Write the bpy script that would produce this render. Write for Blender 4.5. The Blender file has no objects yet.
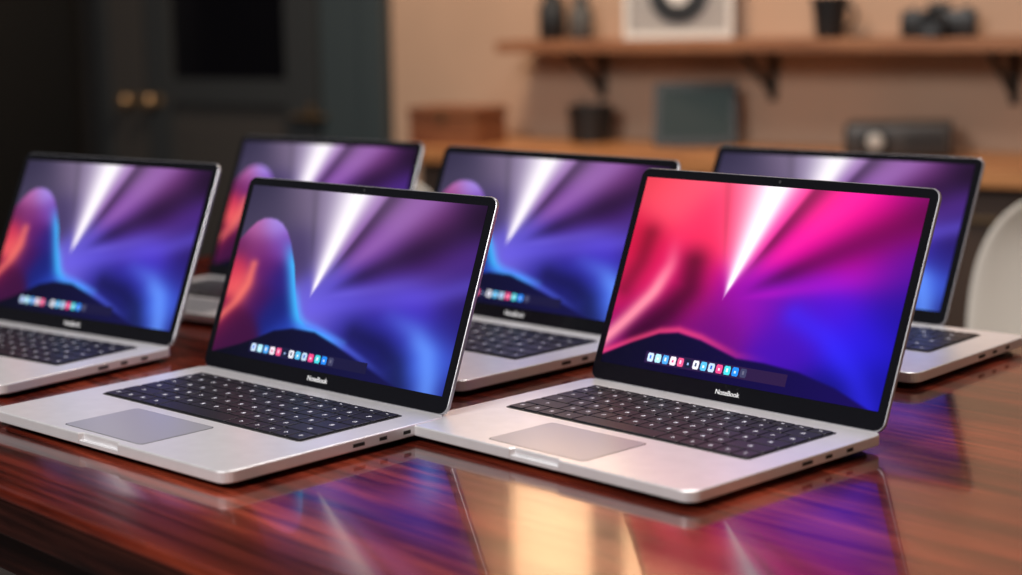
import bpy, bmesh, random
import numpy as np
from math import *
from mathutils import Vector, Matrix
random.seed(3)
S=bpy.context.scene
S.view_settings.view_transform='Standard'
TZ=0.75
# ------------------------------------------------------------------ helpers
def link(o,parent=None):
    S.collection.objects.link(o)
    if parent: o.parent=parent
    return o
def empty(name,loc=(0,0,0),rz=0,parent=None):
    o=bpy.data.objects.new(name,None); o.empty_display_size=.05
    o.location=loc; o.rotation_euler=(0,0,rz); return link(o,parent)
def mat(name,col,rough=.5,metal=0,emit=None,es=0,noise=0,nscale=20,coat=0,spec=.5):
    m=bpy.data.materials.new(name); m.use_nodes=True
    nt=m.node_tree; b=nt.nodes['Principled BSDF']
    b.inputs['Base Color'].default_value=(*col,1); b.inputs['Roughness'].default_value=rough
    b.inputs['Metallic'].default_value=metal; b.inputs['Coat Weight'].default_value=coat
    b.inputs['Specular IOR Level'].default_value=spec
    if emit: b.inputs['Emission Color'].default_value=(*emit,1); b.inputs['Emission Strength'].default_value=es
    if noise:
        tc=nt.nodes.new('ShaderNodeTexCoord'); n=nt.nodes.new('ShaderNodeTexNoise'); n.inputs['Scale'].default_value=nscale
        n.inputs['Detail'].default_value=4
        r=nt.nodes.new('ShaderNodeValToRGB')
        r.color_ramp.elements[0].color=(*[c*(1-noise) for c in col],1); r.color_ramp.elements[0].position=.3
        r.color_ramp.elements[1].color=(*[min(1,c*(1+noise)) for c in col],1); r.color_ramp.elements[1].position=.7
        nt.links.new(tc.outputs['Object'],n.inputs['Vector']); nt.links.new(n.outputs['Fac'],r.inputs['Fac'])
        nt.links.new(r.outputs['Color'],b.inputs['Base Color'])
    return m
class MB:
    """mesh builder collecting verts / faces / material indices"""
    def __init__(s): s.v=[];s.f=[];s.m=[]
    def ring_solid(s,rings,mi=0,cap=True):
        n=len(rings[0]); b=len(s.v)
        for r in rings: s.v+= [tuple(p) for p in r]
        for i in range(len(rings)-1):
            for j in range(n):
                k=(j+1)%n
                s.f.append((b+i*n+j,b+i*n+k,b+(i+1)*n+k,b+(i+1)*n+j)); s.m.append(mi)
        if cap:
            s.f.append(tuple(b+j for j in reversed(range(n)))); s.m.append(mi)
            s.f.append(tuple(b+(len(rings)-1)*n+j for j in range(n))); s.m.append(mi)
    def slab(s,outline,z0,z1,bev=0,mi=0,X=None):
        X=X or (lambda x,y,z:(x,y,z))
        def off(o,d):
            n=len(o);out=[]
            for i in range(n):
                p0,p1,p2=o[i-1],o[i],o[(i+1)%n]
                a=Vector((p1[0]-p0[0],p1[1]-p0[1])); c=Vector((p2[0]-p1[0],p2[1]-p1[1]))
                a.normalize(); c.normalize()
                n1=Vector((-a.y,a.x)); n2=Vector((-c.y,c.x)); m=n1+n2
                if m.length<1e-6: m=n1
                m.normalize(); k=d/max(.4,m.dot(n1))
                out.append((p1[0]+m.x*k,p1[1]+m.y*k))
            return out
        if bev>0:
            L=[(bev,z0),(bev*.3,z0+bev*.3),(0,z0+bev),(0,z1-bev),(bev*.3,z1-bev*.3),(bev,z1)]
        else: L=[(0,z0),(0,z1)]
        s.ring_solid([[X(x,y,z) for x,y in (off(outline,d) if d else outline)] for d,z in L],mi)
    def box(s,x0,x1,y0,y1,z0,z1,bev=0,mi=0,X=None):
        s.slab([(x0,y0),(x1,y0),(x1,y1),(x0,y1)],z0,z1,bev,mi,X)
    def lathe(s,prof,c=(0,0,0),n=32,mi=0,X=None):
        X=X or (lambda x,y,z:(x,y,z))
        s.ring_solid([[X(c[0]+r*cos(2*pi*j/n),c[1]+r*sin(2*pi*j/n),c[2]+z) for j in range(n)] for r,z in prof],mi)
    def obj(s,name,mats,parent=None,loc=(0,0,0),rot=(0,0,0),smooth=False):
        me=bpy.data.meshes.new(name); me.from_pydata(s.v,[],s.f)
        for m in mats: me.materials.append(m)
        for p,mi in zip(me.polygons,s.m): p.material_index=mi
        bm=bmesh.new(); bm.from_mesh(me); bmesh.ops.recalc_face_normals(bm,faces=bm.faces)
        if smooth:
            for f in bm.faces: f.smooth=True
            for e in bm.edges:
                if len(e.link_faces)==2 and e.calc_face_angle(0)>radians(35): e.smooth=False
        bm.to_mesh(me); bm.free()
        o=bpy.data.objects.new(name,me); o.location=loc; o.rotation_euler=rot
        return link(o,parent)
def rrect(x0,x1,y0,y1,r,n=6):
    pts=[]
    for cx,cy,a0 in ((x1-r,y0+r,-90),(x1-r,y1-r,0),(x0+r,y1-r,90),(x0+r,y0+r,180)):
        for i in range(n+1):
            a=radians(a0+90*i/n); pts.append((cx+r*cos(a),cy+r*sin(a)))
    return pts
# ------------------------------------------------------------------ materials
ALU=mat('brushed_aluminium',(.84,.83,.85),.33,.5,noise=.03,nscale=60)
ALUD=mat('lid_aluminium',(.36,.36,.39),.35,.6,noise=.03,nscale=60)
ALU2=mat('trackpad_glass',(.46,.46,.49),.28,.4)
BLK=mat('black_glass',(.004,.004,.006),.12,0,coat=.1)
WELL=mat('keyboard_well',(.010,.010,.012),.5)
KEY=mat('key_plastic',(.009,.009,.013),.42)
GLY=mat('key_legend',(.75,.75,.8),.5,emit=(.8,.8,.9),es=.2)
DRK=mat('dark_rubber',(.01,.01,.01),.7)
HNG=mat('hinge_metal',(.05,.05,.055),.35,.6)
LEG=mat('lid_legend',(.6,.6,.62),.4,emit=(.7,.7,.7),es=.3)
def screen_mat(st):
    m=bpy.data.materials.new('display_panel'); m.use_nodes=True; nt=m.node_tree; b=nt.nodes['Principled BSDF']
    a=nt.nodes.new('ShaderNodeAttribute'); a.attribute_name='Col'
    b.inputs['Base Color'].default_value=(.002,.002,.002,1); b.inputs['Roughness'].default_value=.15
    b.inputs['Specular IOR Level'].default_value=.12
    nt.links.new(a.outputs['Color'],b.inputs['Emission Color']); b.inputs['Emission Strength'].default_value=st
    return m
SCR=screen_mat(1.25); SCRB=screen_mat(1.08)
# ------------------------------------------------------------------ wallpaper painting (procedural)
def sm(a,b,x):
    t=np.clip((x-a)/(b-a),0,1); return t*t*(3-2*t)
def mixc(a,b,f):
    f=np.asarray(f)[...,None]; return a*(1-f)+b*f
def rbf(s,t,pts,sig=.15):
    C=np.zeros(s.shape+(3,)); W=np.zeros(s.shape)
    for (a,b,c) in pts:
        w=np.exp(-(((s-a)*1.3)**2+(t-b)**2)/sig**2)+1e-6
        W+=w; C+=w[...,None]*np.array(c)
    return C/W[...,None]
def G(x,w): return np.exp(-(x/w)**2)
def curve_dist(s,t,pts):
    P=np.array(pts,float)
    tt=np.linspace(0,len(P)-1,80); P=np.stack([np.interp(tt,range(len(P)),P[:,0]),np.interp(tt,range(len(P)),P[:,1])],1)
    k=np.ones(9)/9; Q=np.stack([np.convolve(np.pad(P[:,i],4,'edge'),k,'valid') for i in (0,1)],1)
    D=np.full(s.shape,9.)
    for (a,b),(c,d) in zip(Q[:-1],Q[1:]):
        ax,cx=a*1.5,c*1.5; vx,vy=cx-ax,d-b; L=vx*vx+vy*vy+1e-9
        u=np.clip(((s*1.5-ax)*vx+(t-b)*vy)/L,0,1)
        D=np.minimum(D,np.hypot(s*1.5-ax-u*vx,t-b-u*vy))
    return D
def wallpaper(kind,nx=280,ny=180):
    s,t=np.meshgrid(np.linspace(0,1,nx),np.linspace(0,1,ny))
    red=kind=='red'
    if red:
        P=[(0,0,(.84,.22,.28)),(.12,.08,(.97,.32,.42)),(.3,.25,(.95,.18,.36)),(0,.35,(.78,.08,.24)),(.1,.5,(.84,.10,.34)),(.25,.55,(.84,.06,.42)),
           (.2,.72,(.46,.03,.36)),(.38,.72,(.40,.04,.46)),(.7,.08,(.99,.12,.54)),(.85,.12,(.88,.02,.54)),(1,0,(.62,.03,.48)),(.6,.32,(.88,.02,.56)),(.8,.3,(.78,.02,.60)),
           (.95,.35,(.34,.04,.56)),(.5,.55,(.60,.05,.66)),(.62,.55,(.32,.06,.66)),(.78,.55,(.28,.07,.80)),(1,.55,(.11,.05,.56)),(.88,.72,(.16,.10,.88)),(.68,.75,(.26,.05,.66)),(1,.9,(.08,.06,.58)),(.85,.98,(.06,.05,.40))]
        tip=(.40,.60)
    else:
        P=[(0,0,(.19,.17,.27)),(.1,.12,(.27,.24,.35)),(.28,.05,(.42,.36,.47)),(.25,.38,(.28,.23,.40)),(.7,.06,(.60,.40,.68)),(.82,.12,(.40,.17,.42)),(1,0,(.20,.09,.26)),
           (.62,.3,(.50,.27,.62)),(.8,.33,(.24,.10,.36)),(.95,.3,(.34,.18,.58)),(1,.45,(.15,.09,.35)),(.5,.6,(.36,.30,.78)),(.65,.5,(.24,.15,.54)),(.8,.58,(.30,.22,.82)),(1,.65,(.15,.11,.46)),
           (.6,.74,(.16,.15,.56)),(.76,.76,(.15,.15,.58)),(.92,.85,(.28,.44,.98)),(1,1,(.10,.10,.42)),(.38,.68,(.44,.40,.86)),(.7,.95,(.10,.10,.36))]
        tip=(.38,.62)
    C=rbf(s,t,P)
    dx=(s-tip[0])*1.6; dy=tip[1]-t; r=np.hypot(dx,dy); ang=np.arctan2(dx,dy)
    core=.27
    beam=np.where(ang<core,G(ang-core,.23),G(ang-core,.14))*sm(-.02,.10,dy)
    halo=np.where(ang<core-.15,G(ang-core+.15,.34),G(ang-core+.15,.42))*sm(0,.22,dy)
    hc=np.array((1,.58,.72)) if red else np.array((.68,.61,.77))
    C=mixc(C,hc,np.clip(halo*.62,0,1))
    C=mixc(C,np.array((1,.97,1)),np.clip(beam*1.05,0,1))
    sl=G(ang+.22,.05)*sm(.12,.4,dy)
    C=C*(1-.12*sl)[...,None]
    ray=G(ang-.80,.10)*sm(.1,.5,r)
    C=mixc(C,np.array((1,.18,.66) if red else (.66,.46,.76)),ray*.40)
    dk=np.where(ang>.56,G(ang-.56,.10),G(ang-.56,.04))*sm(.12,.4,r)
    C=C*(1-.42*dk)[...,None]
    dk2=G(ang-1.08,.12)*sm(.1,.4,r)
    C=C*(1-.40*dk2)[...,None]
    ray2=G(ang-1.32,.09)*sm(.05,.3,r)*sm(1.1,.5,r)
    C=mixc(C,np.array((.80,.08,.78) if red else (.50,.44,.92)),ray2*.35)
    if red:
        d1=curve_dist(s,t,[(.17,.26),(.18,.44),(.14,.60),(.06,.76),(-.03,.92)])
        C=C*(1-.50*G(curve_dist(s,t,[(.265,.42),(.27,.56),(.21,.69),(.11,.84)]),.085))[...,None]
        C=C*(1-.30*G(curve_dist(s,t,[(.07,.30),(.06,.45),(.02,.60)]),.06))[...,None]
        C=mixc(C,np.array((1,.60,.66)),G(d1,.042)*sm(.25,.6,t)*.85)
        d3=curve_dist(s,t,[(.66,.62),(.78,.70),(.90,.86),(.96,1.0)])
        C=mixc(C,np.array((.20,.18,1.0)),G(d3,.07)*.45)
        tw=np.interp(s,[0,.1,.2,.27,.36,.5,.6,.72,.85,1],[.96,.88,.81,.79,.81,.87,.87,.885,.93,1.02])
        k=sm(-.010,.010,t-tw)
        C=mixc(C,np.array((1,.30,.48)),G(t-tw+.016,.020)*sm(.65,.3,s)*.6)
        navy=np.stack([.035+.05*s,.03+.0*s,.12+.22*s],-1)
        C=mixc(C,navy,k)
    else:
        d3=curve_dist(s,t,[(.74,.60),(.84,.68),(.905,.80),(.93,.92),(.94,1.03)])
        C=mixc(C,np.array((.40,.60,1.0)),G(d3,.07)*sm(.55,.8,t)*.75)
        C=C*(1-.35*G(curve_dist(s,t,[(.60,.76),(.72,.80),(.80,.88),(.83,1.0)]),.07))[...,None]
        C=mixc(C,np.array((.42,.36,.92)),G(curve_dist(s,t,[(.40,.66),(.55,.60),(.70,.56),(.88,.50),(1.02,.42)]),.06)*.45)
        tt=np.interp(s,[0,.03,.06,.09,.12,.15,.18,.21,.24,.28,.31,.335,.36,.40,.48,.62],[.33,.265,.215,.19,.185,.19,.21,.25,.315,.44,.57,.66,.73,.765,.785,.84])
        E=[(.15,.19),(.18,.21),(.21,.25),(.24,.315),(.28,.44),(.31,.57),(.335,.66),(.36,.73),(.40,.765),(.48,.79),(.58,.84)]
        ins=sm(-.012,.012,t-tt)
        IC=rbf(s,t,[(.0,.36,(.40,.13,.34)),(.06,.25,(.70,.38,.62)),(.15,.22,(.64,.54,.90)),(.10,.36,(.48,.18,.44)),(.0,.5,(.80,.20,.32)),(.05,.6,(.95,.38,.38)),(0,.76,(.55,.10,.26)),(.15,.48,(.38,.11,.40)),
                    (.15,.64,(.26,.07,.34)),(.07,.82,(.24,.06,.24)),(.20,.34,(.46,.26,.66)),(.23,.52,(.16,.12,.48)),(.25,.7,(.10,.13,.46)),(.34,.8,(.14,.24,.66))],.085)
        d=curve_dist(s,t,E)
        IC=mixc(IC,np.array((.26,.72,1.0)),G(d,.05)*sm(.26,.45,t)*.95)
        C=mixc(C,np.array((.35,.70,1.0)),(1-ins)*G(d,.025)*sm(.5,.65,t)*.6)
        C=mixc(C,IC,ins*sm(.62,.48,s))
        C=mixc(C,np.array((.98,.48,.42)),ins*G(curve_dist(s,t,[(.095,.46),(.09,.58),(.05,.70),(-.02,.82)]),.030)*.7)
        tw=np.interp(s,[0,.12,.20,.26,.34,.44,.54,.64,.76,.88,1],[1.0,.93,.87,.82,.79,.79,.84,.90,.97,1.03,1.08])
        k=sm(-.010,.014,t-tw)
        C=mixc(C,np.array((.36,.46,1.0)),G(t-tw+.02,.022)*sm(.30,.42,s)*sm(.8,.6,s)*.5)
        navy=np.stack([.035+.06*s,.035+.05*s,.10+.24*s],-1)
        C=mixc(C,navy,k)
    C=np.clip(C,0,1)
    return s,t,C
def lin(c): return np.where(c<=.04045,c/12.92,((c+.055)/1.055)**2.4)
WP={k:wallpaper(k) for k in('red','blue')}
def display(parent,kind,x0,x1,z0,z1,y,mt):
    s,t,C=WP[kind]; ny,nx=s.shape
    X=x0+s*(x1-x0); Z=z1-t*(z1-z0)
    V=np.stack([X.ravel(),np.full(X.size,y),Z.ravel()],1); cols=lin(C.reshape(-1,3))
    i=np.arange(ny*nx).reshape(ny,nx)
    F=np.stack([i[1:,:-1],i[1:,1:],i[:-1,1:],i[:-1,:-1]],-1).reshape(-1,4)
    V=V.tolist(); F=F.tolist(); cols=cols.tolist()
    def quad(a0,a1,b0,b1,c,dy):
        b=len(V); w=x1-x0;h=z1-z0
        for a,bb in((a0,b1),(a1,b1),(a1,b0),(a0,b0)): V.append([x0+a*w,y-dy,z1-bb*h]); cols.append(lin(np.array(c)).tolist())
        F.append([b,b+1,b+2,b+3])
    dc=(.17,.10,.26) if kind=='red' else (.11,.10,.25)
    quad(.17,.69,.905,.965,dc,.0003)
    pal=[(.80,.88,1),(.70,.92,1),(.3,.65,.95),(.95,.9,.95),(.95,.35,.55),(.10,.12,.22),(.92,.92,.96),(.35,.75,.95),(.75,.85,.95),(.98,.3,.55),(.30,.85,.9),(.15,.55,1),(.25,.25,.38)]
    sub=[(.25,.5,.9),(.95,1,1),(.9,.95,1),(.85,.25,.5),(1,.8,.9),(.6,.7,.9),(.25,.3,.4),(.95,1,1),(.2,.4,.8),(1,.85,.9),(.9,1,1),(.8,.9,1),(.4,.4,.5)]
    for k in range(13):
        a=.18+k*.029
        quad(a+.002,a+.0205,.912,.956,pal[k],.0005)
        quad(a,a+.0225,.918,.950,pal[k],.0005)
        quad(a+.008,a+.0145,.924+.006*(k%2),.942,sub[k],.0007)
    me=bpy.data.meshes.new('display'); me.from_pydata(V,[],F); me.materials.append(mt)
    at=me.color_attributes.new('Col','FLOAT_COLOR','POINT')
    arr=np.ones((len(V),4),np.float32); arr[:,:3]=np.array(cols); at.data.foreach_set('color',arr.ravel())
    o=bpy.data.objects.new('display',me); return link(o,parent)
# ------------------------------------------------------------------ laptop
def laptop(x,y,yaw,lean,sc,asp,la,kind,ext=0):
    W=.356*sc; D=.248*sc*asp; L=.248*sc*la; t=.016*sc
    root=empty('laptop',(x,y,TZ),yaw)
    W2=W/2; bx0,bx1=-W2,W2+ext; cx=(bx0+bx1)/2; bw=bx1-bx0
    r=.013
    o=rrect(bx0,bx1,-D,.004,r)
    nw=.030*sc; nd=.0045
    notch=[(cx-nw,-D),(cx-nw+.003,-D+nd),(cx+nw-.003,-D+nd),(cx+nw,-D)]
    o=o+notch
    m=MB(); m.slab(o,.0056,t,.0012,0)
    m.slab(rrect(bx0+.007,bx1-.007,-D+.007,-.004,.012),.0022,.0057,.001,3)
    for fx in(bx0+.03,bx1-.03):
        for fy in(-D+.03,-.025): m.lathe([(.007,0),(.007,.003)],(fx,fy,0),12,2)
    m.box(cx-nw+.001,cx+nw-.001,-D+.0005,-D+nd+.001,.0056,.0095,.0005,0)
    for k in range(3):
        a=-D*.42+k*.030; pw=(.014,.009,.009)[k]
        m.box(bx1-.0006,bx1+.0003,a-pw/2,a+pw/2,t*.56,t*.76,0,2)
        m.box(bx0-.0003,bx0+.0006,a-pw/2,a+pw/2,t*.56,t*.76,0,2)
    m.obj('base',[ALU,DRK,DRK,HNG],root)
    k=MB(); kx0,kx1=cx-.41*bw,cx+.41*bw; ky1,ky0=-.10*D,-.575*D
    k.slab(rrect(kx0-.002,kx1+.002,ky0-.002,ky1+.002,.004,3),t-.0005,t+.0003,0,0)
    rows=6; rh=(ky1-ky0)/(rows-.35)
    y1=ky1
    lay=[[1]*14,[1]*13+[1.6],[1.5]+[1]*12+[1.1],[1.8]+[1]*11+[1.8],[2.3]+[1]*10+[2.3],[1,1,1,1.3,5.2,1.3,1,1,1,1]]
    rs=random.Random(1)
    for ri,row in enumerate(lay):
        h=rh*(.65 if ri==0 else 1); y0=y1-h; tot=sum(row); u=(kx1-kx0)/tot; xx=kx0
        for kw in row:
            a,b=xx+.0009,xx+kw*u-.0009
            k.slab(rrect(a,b,y0+.0009,y1-.0009,.0015,2),t+.0003,t+.0017,.0004,1)
            mx=(a+b)/2; my=(y0+y1)/2; z=t+.00175
            if kw<4.9:
                g=.0017*sc
                sh=rs.choice([0,1,2,3])
                def q(x0,x1,yy0,yy1):
                    bb=len(k.v); k.v+=[(x0,yy0,z),(x1,yy0,z),(x1,yy1,z),(x0,yy1,z)]; k.f.append((bb,bb+1,bb+2,bb+3)); k.m.append(2)
                if ri==0: q(mx-g,mx+g,my-.0006,my+.0006)
                else:
                    q(mx-g,mx-g+.0010,my-g*1.3,my+g*1.3)
                    if sh!=1: q(mx-g,mx+g,my+g*1.3-.0010,my+g*1.3)
                    if sh!=2: q(mx-g,mx+g,my-.0005,my+.0005)
                    if sh>1: q(mx+g-.0010,mx+g,my-g*1.3,my+g*1.3)
            xx+=kw*u
        y1=y0
    k.obj('keyboard',[WELL,KEY,GLY],root)
    tp=MB(); tw=.165*bw
    tp.slab(rrect(cx-.01-tw-.0008,cx-.01+tw+.0008,-.955*D-.0008,-.64*D+.0008,.005),t-.0003,t+.0001,0,1)
    tp.slab(rrect(cx-.01-tw,cx-.01+tw,-.955*D,-.64*D,.005),t-.0003,t+.0003,0,0)
    tp.obj('trackpad',[ALU2,HNG],root)
    lid=empty('lid',(0,0,t),0,root); lid.rotation_euler=(-lean,0,0)
    X=lambda a,b,c:(a,c,b)
    m=MB(); m.slab(rrect(-W2,W2,.0,L,.010),.0,.0042,.0010,0,X)
    m.slab(rrect(-W2+.0010,W2-.0010,.0010,L-.0010,.0092),-.0006,.0003,0,1,X)
    m.box(-W2*.8,W2*.8,-.004,.004,.0005,.005,.001,2,X)
    m.obj('lid_shell',[ALUD,BLK,HNG],lid)
    dx=W*.027
    display(lid,kind,-W2+dx,W2-dx,L*.082,L*.955,-.0009,SCR if kind=='red' else SCRB)
    m=MB(); m.lathe([(.0016,0),(.0016,.0003)],(0,L*.977,0),12,0,X=lambda a,b,c:(a,-.0006-c,b))
    m.obj('webcam',[HNG],lid)
    cu=bpy.data.curves.new('label','FONT'); cu.body='NoteBook'; cu.size=.0068*sc; cu.align_x='CENTER'; cu.extrude=.0001; cu.offset=.0001
    cu.materials.append(LEG)
    to=bpy.data.objects.new('label',cu); to.location=(0,-.0009,L*.034); to.rotation_euler=(pi/2,0,0); link(to,lid)
    return root
laptop(.329,1.647,-.865,.383,.964,1.080,.933,'red')
laptop(-.060,1.755,-.816,.373,1.022,1.040,.835,'blue')
laptop(-.363,2.111,-.714,.421,.990,.984,.896,'blue')
laptop(-.109,2.420,-.708,.412,.943,.982,.905,'blue')
laptop(.165,2.091,-.842,.382,1.057,1.045,.803,'blue')
laptop(.517,2.119,-.778,.452,1.015,.980,.811,'blue',ext=.095)
# ------------------------------------------------------------------ table
def wood(name,c1,c2,c3,sc=(1.2,14,14),rough=.2,coat=.0,spec=.5,bump=.05,fine=0):
    m=bpy.data.materials.new(name); m.use_nodes=True; nt=m.node_tree; b=nt.nodes['Principled BSDF']; N=nt.nodes.new; Lk=nt.links.new
    tc=N('ShaderNodeTexCoord'); mp=N('ShaderNodeMapping'); mp.inputs['Scale'].default_value=sc
    Lk(tc.outputs['Object'],mp.inputs['Vector'])
    n=N('ShaderNodeTexNoise'); n.inputs['Scale'].default_value=1.6; n.inputs['Detail'].default_value=8; n.inputs['Roughness'].default_value=.66; n.inputs['Distortion'].default_value=.9
    Lk(mp.outputs['Vector'],n.inputs['Vector'])
    r=N('ShaderNodeValToRGB'); e=r.color_ramp.elements; e[0].position=.34; e[0].color=(*c1,1); e[1].position=.70; e[1].color=(*c3,1)
    x=e.new(.5); x.color=(*c2,1)
    Lk(n.outputs['Fac'],r.inputs['Fac'])
    mp2=N('ShaderNodeMapping'); mp2.inputs['Scale'].default_value=(sc[0]*3,sc[1]*9,sc[2]*9); Lk(tc.outputs['Object'],mp2.inputs['Vector'])
    n3=N('ShaderNodeTexNoise'); n3.inputs['Scale'].default_value=1.5; n3.inputs['Detail'].default_value=4; Lk(mp2.outputs['Vector'],n3.inputs['Vector'])
    mr3=N('ShaderNodeMapRange'); mr3.inputs[1].default_value=.35; mr3.inputs[2].default_value=.62; mr3.inputs[3].default_value=1-fine; mr3.inputs[4].default_value=1+fine*.5; Lk(n3.outputs['Fac'],mr3.inputs[0])
    mx=N('ShaderNodeVectorMath'); mx.operation='SCALE'; Lk(r.outputs['Color'],mx.inputs[0]); Lk(mr3.outputs[0],mx.inputs['Scale'])
    Lk(mx.outputs[0],b.inputs['Base Color'])
    mr=N('ShaderNodeMapRange'); mr.inputs[3].default_value=rough*.6; mr.inputs[4].default_value=rough*1.5; Lk(n3.outputs['Fac'],mr.inputs[0]); Lk(mr.outputs[0],b.inputs['Roughness'])
    bp=N('ShaderNodeBump'); bp.inputs['Strength'].default_value=bump; bp.inputs['Distance'].default_value=.002; Lk(n3.outputs['Fac'],bp.inputs['Height']); Lk(bp.outputs['Normal'],b.inputs['Normal'])
    b.inputs['Coat Weight'].default_value=coat; b.inputs['Coat Roughness'].default_value=.03; b.inputs['Specular IOR Level'].default_value=spec
    return m
TW=wood('polished_mahogany',(.024,.003,.002),(.11,.014,.007),(.30,.048,.021),(.9,9,9),.16,.5,.5,.06,.55)
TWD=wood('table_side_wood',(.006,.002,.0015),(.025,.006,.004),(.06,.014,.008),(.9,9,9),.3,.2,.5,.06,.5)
tyaw=-.88
root=empty('dining_table',(0,0,0),tyaw)
m=MB()
m.slab(rrect(-2.35,.15,.693,1.83,.01,3),TZ-.012,TZ,.004,0)
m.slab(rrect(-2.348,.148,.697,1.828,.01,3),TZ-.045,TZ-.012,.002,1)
m.obj('table_top',[TW,TWD],root)
m=MB()
m.box(-2.27,.07,.76,.785,TZ-.12,TZ-.045,.002,0); m.box(-2.27,.07,1.735,1.76,TZ-.12,TZ-.045,.002,0)
m.box(-2.27,-2.245,.785,1.735,TZ-.12,TZ-.045,.002,0); m.box(.045,.07,.785,1.735,TZ-.12,TZ-.045,.002,0)
for a in(-2.28,.02):
    for b in(.75,1.71): m.box(a,a+.06,b,b+.06,0,TZ-.045,.004,0)
m.obj('table_legs',[TWD],root)
# ------------------------------------------------------------------ room: back wall frame
ang=atan2(-.619,.786)
P0=(.124,5.3)
room=(P0[0],P0[1],0)
def wobj(mb,name,mats,parent=None,smooth=False):
    return mb.obj(name,mats,None,room,(0,0,ang),smooth)
WALL=mat('beige_plaster',(.52,.345,.245),.8,noise=.06,nscale=3)
DW=mat('dark_wall',(.03,.028,.028),.7,noise=.1,nscale=3)
m=MB(); m.box(-.09,4.2,0,.1,0,2.8); wobj(m,'wall_back',[WALL])
m=MB(); m.box(-4.5,-.09,0.0,.1,0,2.8); wobj(m,'wall_back',[DW])
FL=mat('dark_floor',(.045,.043,.045),.45,noise=.25,nscale=4)
m=MB(); m.box(-4.5,4.2,-8,.1,-.05,0); wobj(m,'floor',[FL])
m=MB(); m.box(-4.6,-4.5,-8,.1,0,2.8); wobj(m,'wall_left',[DW])
m=MB(); m.box(4.2,4.3,-8,.1,0,2.8); wobj(m,'wall_right',[WALL])
# doors
DF=mat('door_charcoal',(.036,.040,.043),.5); DG=mat('door_dark_glass',(.004,.004,.006),.15); BR=mat('aged_brass',(.30,.2,.11),.35,.8)
DP=mat('door_panel_grey',(.055,.050,.047),.55); DB=mat('door_blue_grey',(.045,.062,.070),.5)
m=MB()
m.box(-1.04,-.94,-.045,-.002,0,2.1,.003,0); m.box(-.44,-.32,-.045,-.002,0,2.1,.003,0)
for z0,z1 in((0,.2),(.82,.90),(2.0,2.1)): m.box(-.94,-.44,-.042,-.002,z0,z1,.003,0)
m.box(-.94,-.44,-.018,-.003,.2,.82,0,2); m.box(-.94,-.44,-.016,-.004,.90,2.0,0,1)
m.box(-.88,-.50,-.028,-.018,.27,.75,.003,2)
m.box(-1.20,-1.05,-.045,-.002,0,2.1,.003,2)
m.box(-.31,-.06,-.03,-.002,0,2.1,.003,4); m.box(-.14,-.06,-.05,-.002,0,2.16,.004,4); m.box(-1.26,-1.20,-.05,-.002,0,2.16,.004,0); m.box(-1.26,-.06,-.05,-.002,2.1,2.18,.004,0)
for a in(-.99,-1.10):
    m.lathe([(.022,0),(.022,.006),(.010,.012),(.010,.035),(.024,.045),(.026,.055),(.018,.066),(.004,.068)],(0,0,0),20,3,X=lambda x,y,z,a=a:(a+x,-.045-z,.83+y))
m.box(-.40,-.28,-.075,-.045,.785,.80,.003,3); m.box(-.345,-.33,-.06,-.045,.77,.83,.003,3)
m.obj('door_1',[DF,DG,DP,BR,DB],None,room,(0,0,ang))
# counter
CW=wood('counter_oak',(.28,.11,.04),(.46,.20,.075),(.60,.28,.11),(1.5,10,10),.4,.1)
CB=mat('counter_cabinet',(.060,.036,.026),.6,noise=.15,nscale=6)
cnt=empty('counter',room,ang)
m=MB(); m.box(.25,3.9,-.42,-.001,.71,.75,.003,0); m.obj('worktop',[CW],cnt)
m=MB(); m.box(.3,3.85,-.36,-.005,0.08,.71,0,0); m.box(.32,3.83,-.32,-.005,0,.08)
x=.32
while x<3.7:
    m.box(x,x+.57,-.378,-.36,.1,.69,.003,0); m.box(x+.2,x+.37,-.392,-.378,.63,.64,.002,1); x+=.59
m.obj('cabinet',[CB,BR],cnt)
# shelf with brackets
SH=wood('shelf_wood',(.17,.07,.035),(.28,.12,.06),(.38,.18,.09),(1.5,10,10),.5)
shf=empty('wall_shelf',room,ang)
m=MB(); m.box(.45,3.2,-.21,-.001,.99,1.02,.002,0); m.obj('board',[SH],shf)
IR=mat('black_iron',(.02,.02,.02),.5,.3)
m=MB()
for a in(.66,1.16,1.77,2.6):
    m.box(a-.01,a+.01,-.012,-.001,.86,.99,.001,0); m.box(a-.01,a+.01,-.19,-.001,.98,.99,.001,0)
    m.ring_solid([[(a-.006,-.17,.975),(a+.006,-.17,.975),(a+.006,-.155,.98),(a-.006,-.155,.98)],[(a-.006,-.012,.87),(a+.006,-.012,.87),(a+.006,-.002,.88),(a-.006,-.002,.88)]],0)
m.obj('brackets',[IR],shf)
def item(name,t,mm,z,rz=0): return empty(name,(P0[0]+t*.786-mm*.619,P0[1]-t*.619-mm*.786,z),ang+rz)
BK=mat('black_plastic',(.012,.012,.013),.4); GR=mat('grey_plastic',(.08,.078,.075),.45); WH=mat('white_paint',(.75,.73,.70),.5)
e=item('picture_frame',.94,.10,1.02,.35)
X=lambda a,b,c:(a,c,b)
m=MB()
for q in((-.14,.14,0,.016),(-.14,.14,.204,.22),(-.14,-.124,.016,.204),(.124,.14,.016,.204)): m.box(*q,-.012,.012,.002,0,X)
m.box(-.124,.124,.016,.204,0,.008,0,1,X)
m.lathe([(.075,0),(.075,.006),(.03,.007)],(0,0,0),32,2,X=lambda x,y,z:(x,-z,.115+y))
m.lathe([(.030,0),(.030,.009)],(0,0,0),24,0,X=lambda x,y,z:(x,-z,.115+y))
m.obj('frame',[WH,mat('picture_paper',(.38,.36,.35),.6),BK],e)
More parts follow.
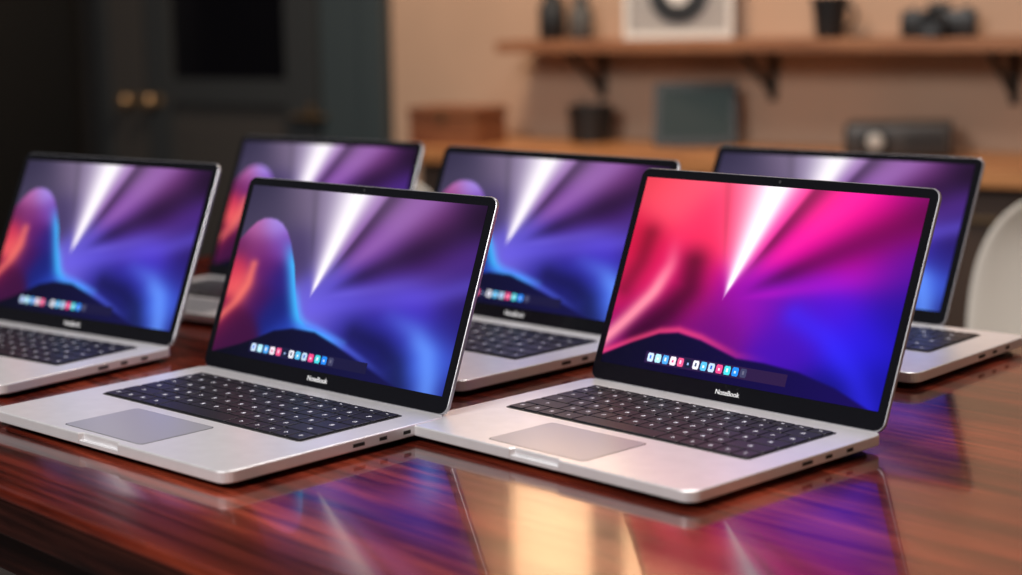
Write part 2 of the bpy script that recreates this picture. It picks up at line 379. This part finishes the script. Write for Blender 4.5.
e=item('black_jar',.56,.10,1.02); m=MB(); m.lathe([(.030,0),(.036,.01),(.036,.09),(.022,.11),(.022,.125),(.026,.127),(.026,.14),(.001,.142)],(0,0,0),28); m.obj('body',[BK],e,smooth=True)
e=item('black_jar',.65,.10,1.02); m=MB(); m.lathe([(.026,0),(.032,.01),(.032,.07),(.02,.09),(.02,.10),(.024,.102),(.024,.115),(.001,.117)],(0,0,0),28); m.obj('body',[GR],e,smooth=True)
e=item('coffee_mug',1.35,.10,1.02); m=MB()
m.lathe([(.028,0),(.033,.004),(.045,.10),(.042,.10),(.030,.008),(.001,.008)],(0,0,0),28)
R=[]
for i in range(13):
    a=-pi/2+pi*i/12; c=Vector((.038+.028*cos(a),0,.052+.028*sin(a))); R.append([tuple(c+Vector((cos(a)*cos(b),0,sin(a)*cos(b)))*.005+Vector((0,.005*sin(b),0))) for b in [k*pi/4 for k in range(8)]])
m.ring_solid(R); m.obj('body',[BK],e,smooth=True)
e=item('camera',1.62,.10,1.02,.2); m=MB()
m.slab(rrect(-.085,.085,-.022,.022,.01),0,.062,.004,0); m.slab(rrect(-.025,.025,-.02,.02,.006),.062,.080,.005,0)
m.lathe([(.030,0),(.030,.02),(.028,.022),(.028,.06),(.030,.062),(.030,.075),(.026,.075),(.024,.068),(.001,.066)],(0,0,0),32,0,X=lambda x,y,z:(x-.005,-.022-z,.032+y))
m.lathe([(.010,0),(.010,.008)],(.06,0,.062),16,1); m.lathe([(.008,0),(.008,.007)],(-.06,0,.062),16,1)
m.obj('body',[BK,GR],e,smooth=True)
e=item('wooden_box',.37,.28,.75); m=MB()
BXM=wood('box_wood',(.13,.04,.02),(.22,.08,.035),(.30,.12,.05),(3,20,20),.5)
m.box(-.11,.11,-.07,.07,0,.075,.002,0); m.box(-.113,.113,-.073,.073,.077,.1,.003,0); m.box(-.012,.012,-.076,-.070,.065,.088,.001,1); m.obj('body',[BXM,BR],e)
e=item('pen_cup',.69,.12,.75); m=MB(); m.lathe([(.05,0),(.054,.003),(.062,.098),(.058,.098),(.050,.006),(.001,.006)],(0,0,0),32,0)
for (a,b,c,d) in((.01,.0,.02,.01),(-.02,.01,-.035,.0),(.0,-.02,.005,-.035)):
    m.ring_solid([[(a+.004*cos(k),b+.004*sin(k),.01) for k in(0,1.57,3.14,4.71)],[(c+.004*cos(k),d+.004*sin(k),.115) for k in(0,1.57,3.14,4.71)]],1)
m.obj('body',[BK,GR],e,smooth=True)
e=item('tablet',1.02,.16,.75,.45); lid=empty('tilt',(0,0,.004),0,e); lid.rotation_euler=(-.3,0,0)
m=MB(); m.slab(rrect(-.105,.105,0,.165,.01),0,.009,.002,0,X); m.slab(rrect(-.090,.090,.018,.147,.003),-.001,.001,0,1,X)
m.obj('body',[BK,mat('tablet_screen',(.008,.010,.010),.6,emit=(.10,.14,.13),es=.22,spec=.2)],lid)
m=MB(); m.box(-.06,.06,-.015,.09,0,.004,.001,0); m.ring_solid([[(-.04,.085,.004),(.04,.085,.004),(.04,.09,.004),(-.04,.09,.004)],[(-.04,.038,.10),(.04,.038,.10),(.04,.043,.10),(-.04,.043,.10)]]); m.obj('stand',[BK],e)
e=item('projector',1.57,.2,.75,.35); m=MB()
m.slab(rrect(-.12,.12,-.09,.09,.015),.006,.078,.006,0)
for a in(-.1,.1):
    for b in(-.06,.06): m.lathe([(.01,0),(.01,.008)],(a,b,0),12,1)
m.lathe([(.030,0),(.030,.012),(.026,.014),(.024,.004),(.001,.006)],(0,0,0),28,1,X=lambda x,y,z:(x-.05,-.088-z,.042+y))
m.lathe([(.020,0),(.018,.008),(.001,.011)],(0,0,0),24,2,X=lambda x,y,z:(x-.05,-.09-z,.042+y))
for i in range(6): m.box(.02+i*.014,.027+i*.014,-.0915,-.089,.02,.062,0,1)
m.obj('body',[mat('projector_grey',(.045,.04,.038),.4),BK,mat('lens_glass',(.6,.57,.52),.25,.1)],e,smooth=True)
# equipment rack at far left
e=item('speaker_rack',-1.66,.30,0); m=MB()
m.box(-.34,.34,-.22,.2,0,1.8,.006,0)
for zc in(.34,.62,.92,1.22,1.5):
    for xc in (-.10,.19):
        m.lathe([(.115,0),(.115,.012),(.10,.014),(.085,.0),(.04,.005),(.035,.014),(.001,.018)],(0,0,0),32,1 if xc<0 else 0,X=lambda x,y,z,zc=zc,xc=xc:(xc+x,-.22-z,zc+y))
m.obj('body',[mat('rack_black',(.006,.006,.006),.5),mat('speaker_cone',(.14,.13,.12),.3,.3)],e,smooth=True)
# ------------------------------------------------------------------ white shell chairs
CH=mat('white_shell',(.60,.57,.52),.45)
def chair(x,y,rz):
    e=empty('dining_chair',(x,y,0),rz)
    prof=[(-.22,.43),(-.20,.45),(-.1,.445),(.05,.44),(.13,.455),(.18,.51),(.205,.6),(.225,.7),(.24,.78),(.245,.80)]
    wid=[.17,.20,.22,.225,.225,.225,.225,.215,.17,.09]
    V=[];F=[]
    n=14
    for (py,pz),w in zip(prof,wid):
        for i in range(n+1):
            a=-1+2*i/n; up=.05*a**4; back=pz>.5
            V.append((a*w,py-(.07*a*a if back else 0),pz+(0 if back else up)))
    for i in range(len(prof)-1):
        for j in range(n): F.append((i*(n+1)+j,i*(n+1)+j+1,(i+1)*(n+1)+j+1,(i+1)*(n+1)+j))
    me=bpy.data.meshes.new('shell'); me.from_pydata(V,[],F); me.materials.append(CH)
    for p in me.polygons: p.use_smooth=True
    o=bpy.data.objects.new('shell',me); link(o,e)
    so=o.modifiers.new('s','SOLIDIFY'); so.thickness=.012; ss=o.modifiers.new('ss','SUBSURF'); ss.levels=2; ss.render_levels=2
    m=MB()
    for a in(-1,1):
        for b in(-1,1):
            m.ring_solid([[(a*.21+.011*cos(k*pi/4),b*.2+.011*sin(k*pi/4),0) for k in range(8)],[(a*.12+.016*cos(k*pi/4),b*.12+.016*sin(k*pi/4),.43) for k in range(8)]])
    m.box(-.13,.13,-.13,.13,.415,.43,.002,0)
    m.obj('legs',[CW],e)
chair(1.15,2.72,-.35)
chair(-.10,3.35,-.88+.55)
# ------------------------------------------------------------------ window high on the back wall (warm light)
WPn=mat('window_glow',(.9,.7,.5),.4,emit=(1,.58,.30),es=3.6)
w=empty('window_1',room,ang); m=MB()
wx0,wx1,wz0,wz1=.35,1.0,1.66,2.4
for q in((wx0,wx1,wz0-.03,wz0),(wx0,wx1,wz1,wz1+.03),(wx0-.03,wx0,wz0-.03,wz1+.03),(wx1,wx1+.03,wz0-.03,wz1+.03),((wx0+wx1)/2-.05,(wx0+wx1)/2+.05,wz0,wz1)):
    m.box(q[0],q[1],q[2],q[3],-.03,-.001,.003,0,X)
m.box(wx0,wx1,wz0,wz1,-.008,-.002,0,1,X)
m.obj('frame',[DF,WPn],w)
# ------------------------------------------------------------------ lights
def area(name,loc,tgt,size,power,col=(1,1,1),sy=None):
    l=bpy.data.lights.new(name,'AREA'); l.energy=power; l.color=col; l.size=size
    if sy: l.shape='RECTANGLE'; l.size_y=sy
    o=bpy.data.objects.new(name,l); o.location=loc
    o.rotation_euler=(Vector(tgt)-Vector(loc)).to_track_quat('-Z','Y').to_euler(); return link(o)
area('added_key_light',(-1.4,.2,2.6),(.1,1.9,.75),.9,78,(1,.965,.94))  # added soft key from front-left to brighten the decks, no fixture there
area('added_fill_light',(.6,2.4,2.75),(.3,1.9,.75),.7,32,(1,.93,.87))  # overhead fill added for soft ambience, stands for no known fixture
area('accent_lamp',(.15,3.9,2.6),(.35,5.1,1.0),.5,33,(1,.76,.54))
wd=bpy.data.worlds.new('World'); S.world=wd; wd.use_nodes=True
wd.node_tree.nodes['Background'].inputs[0].default_value=(.6,.6,.65,1); wd.node_tree.nodes['Background'].inputs[1].default_value=.12
# ------------------------------------------------------------------ camera
c=bpy.data.cameras.new('camera'); co=bpy.data.objects.new('camera_rig',c); link(co)
f=1792.8
c.sensor_width=36; c.sensor_fit='HORIZONTAL'; c.lens=f*36/1022
c.shift_x=138/1022; c.shift_y=14/1022
co.matrix_world=Matrix.Translation((0,0,TZ+.4047)) @ Matrix.Rotation(pi/2-.1699,4,'X') @ Matrix.Rotation(-.0272,4,'Z')
c.dof.use_dof=True; c.dof.focus_distance=1.68; c.dof.aperture_fstop=2.7
c.clip_start=.05
S.camera=co
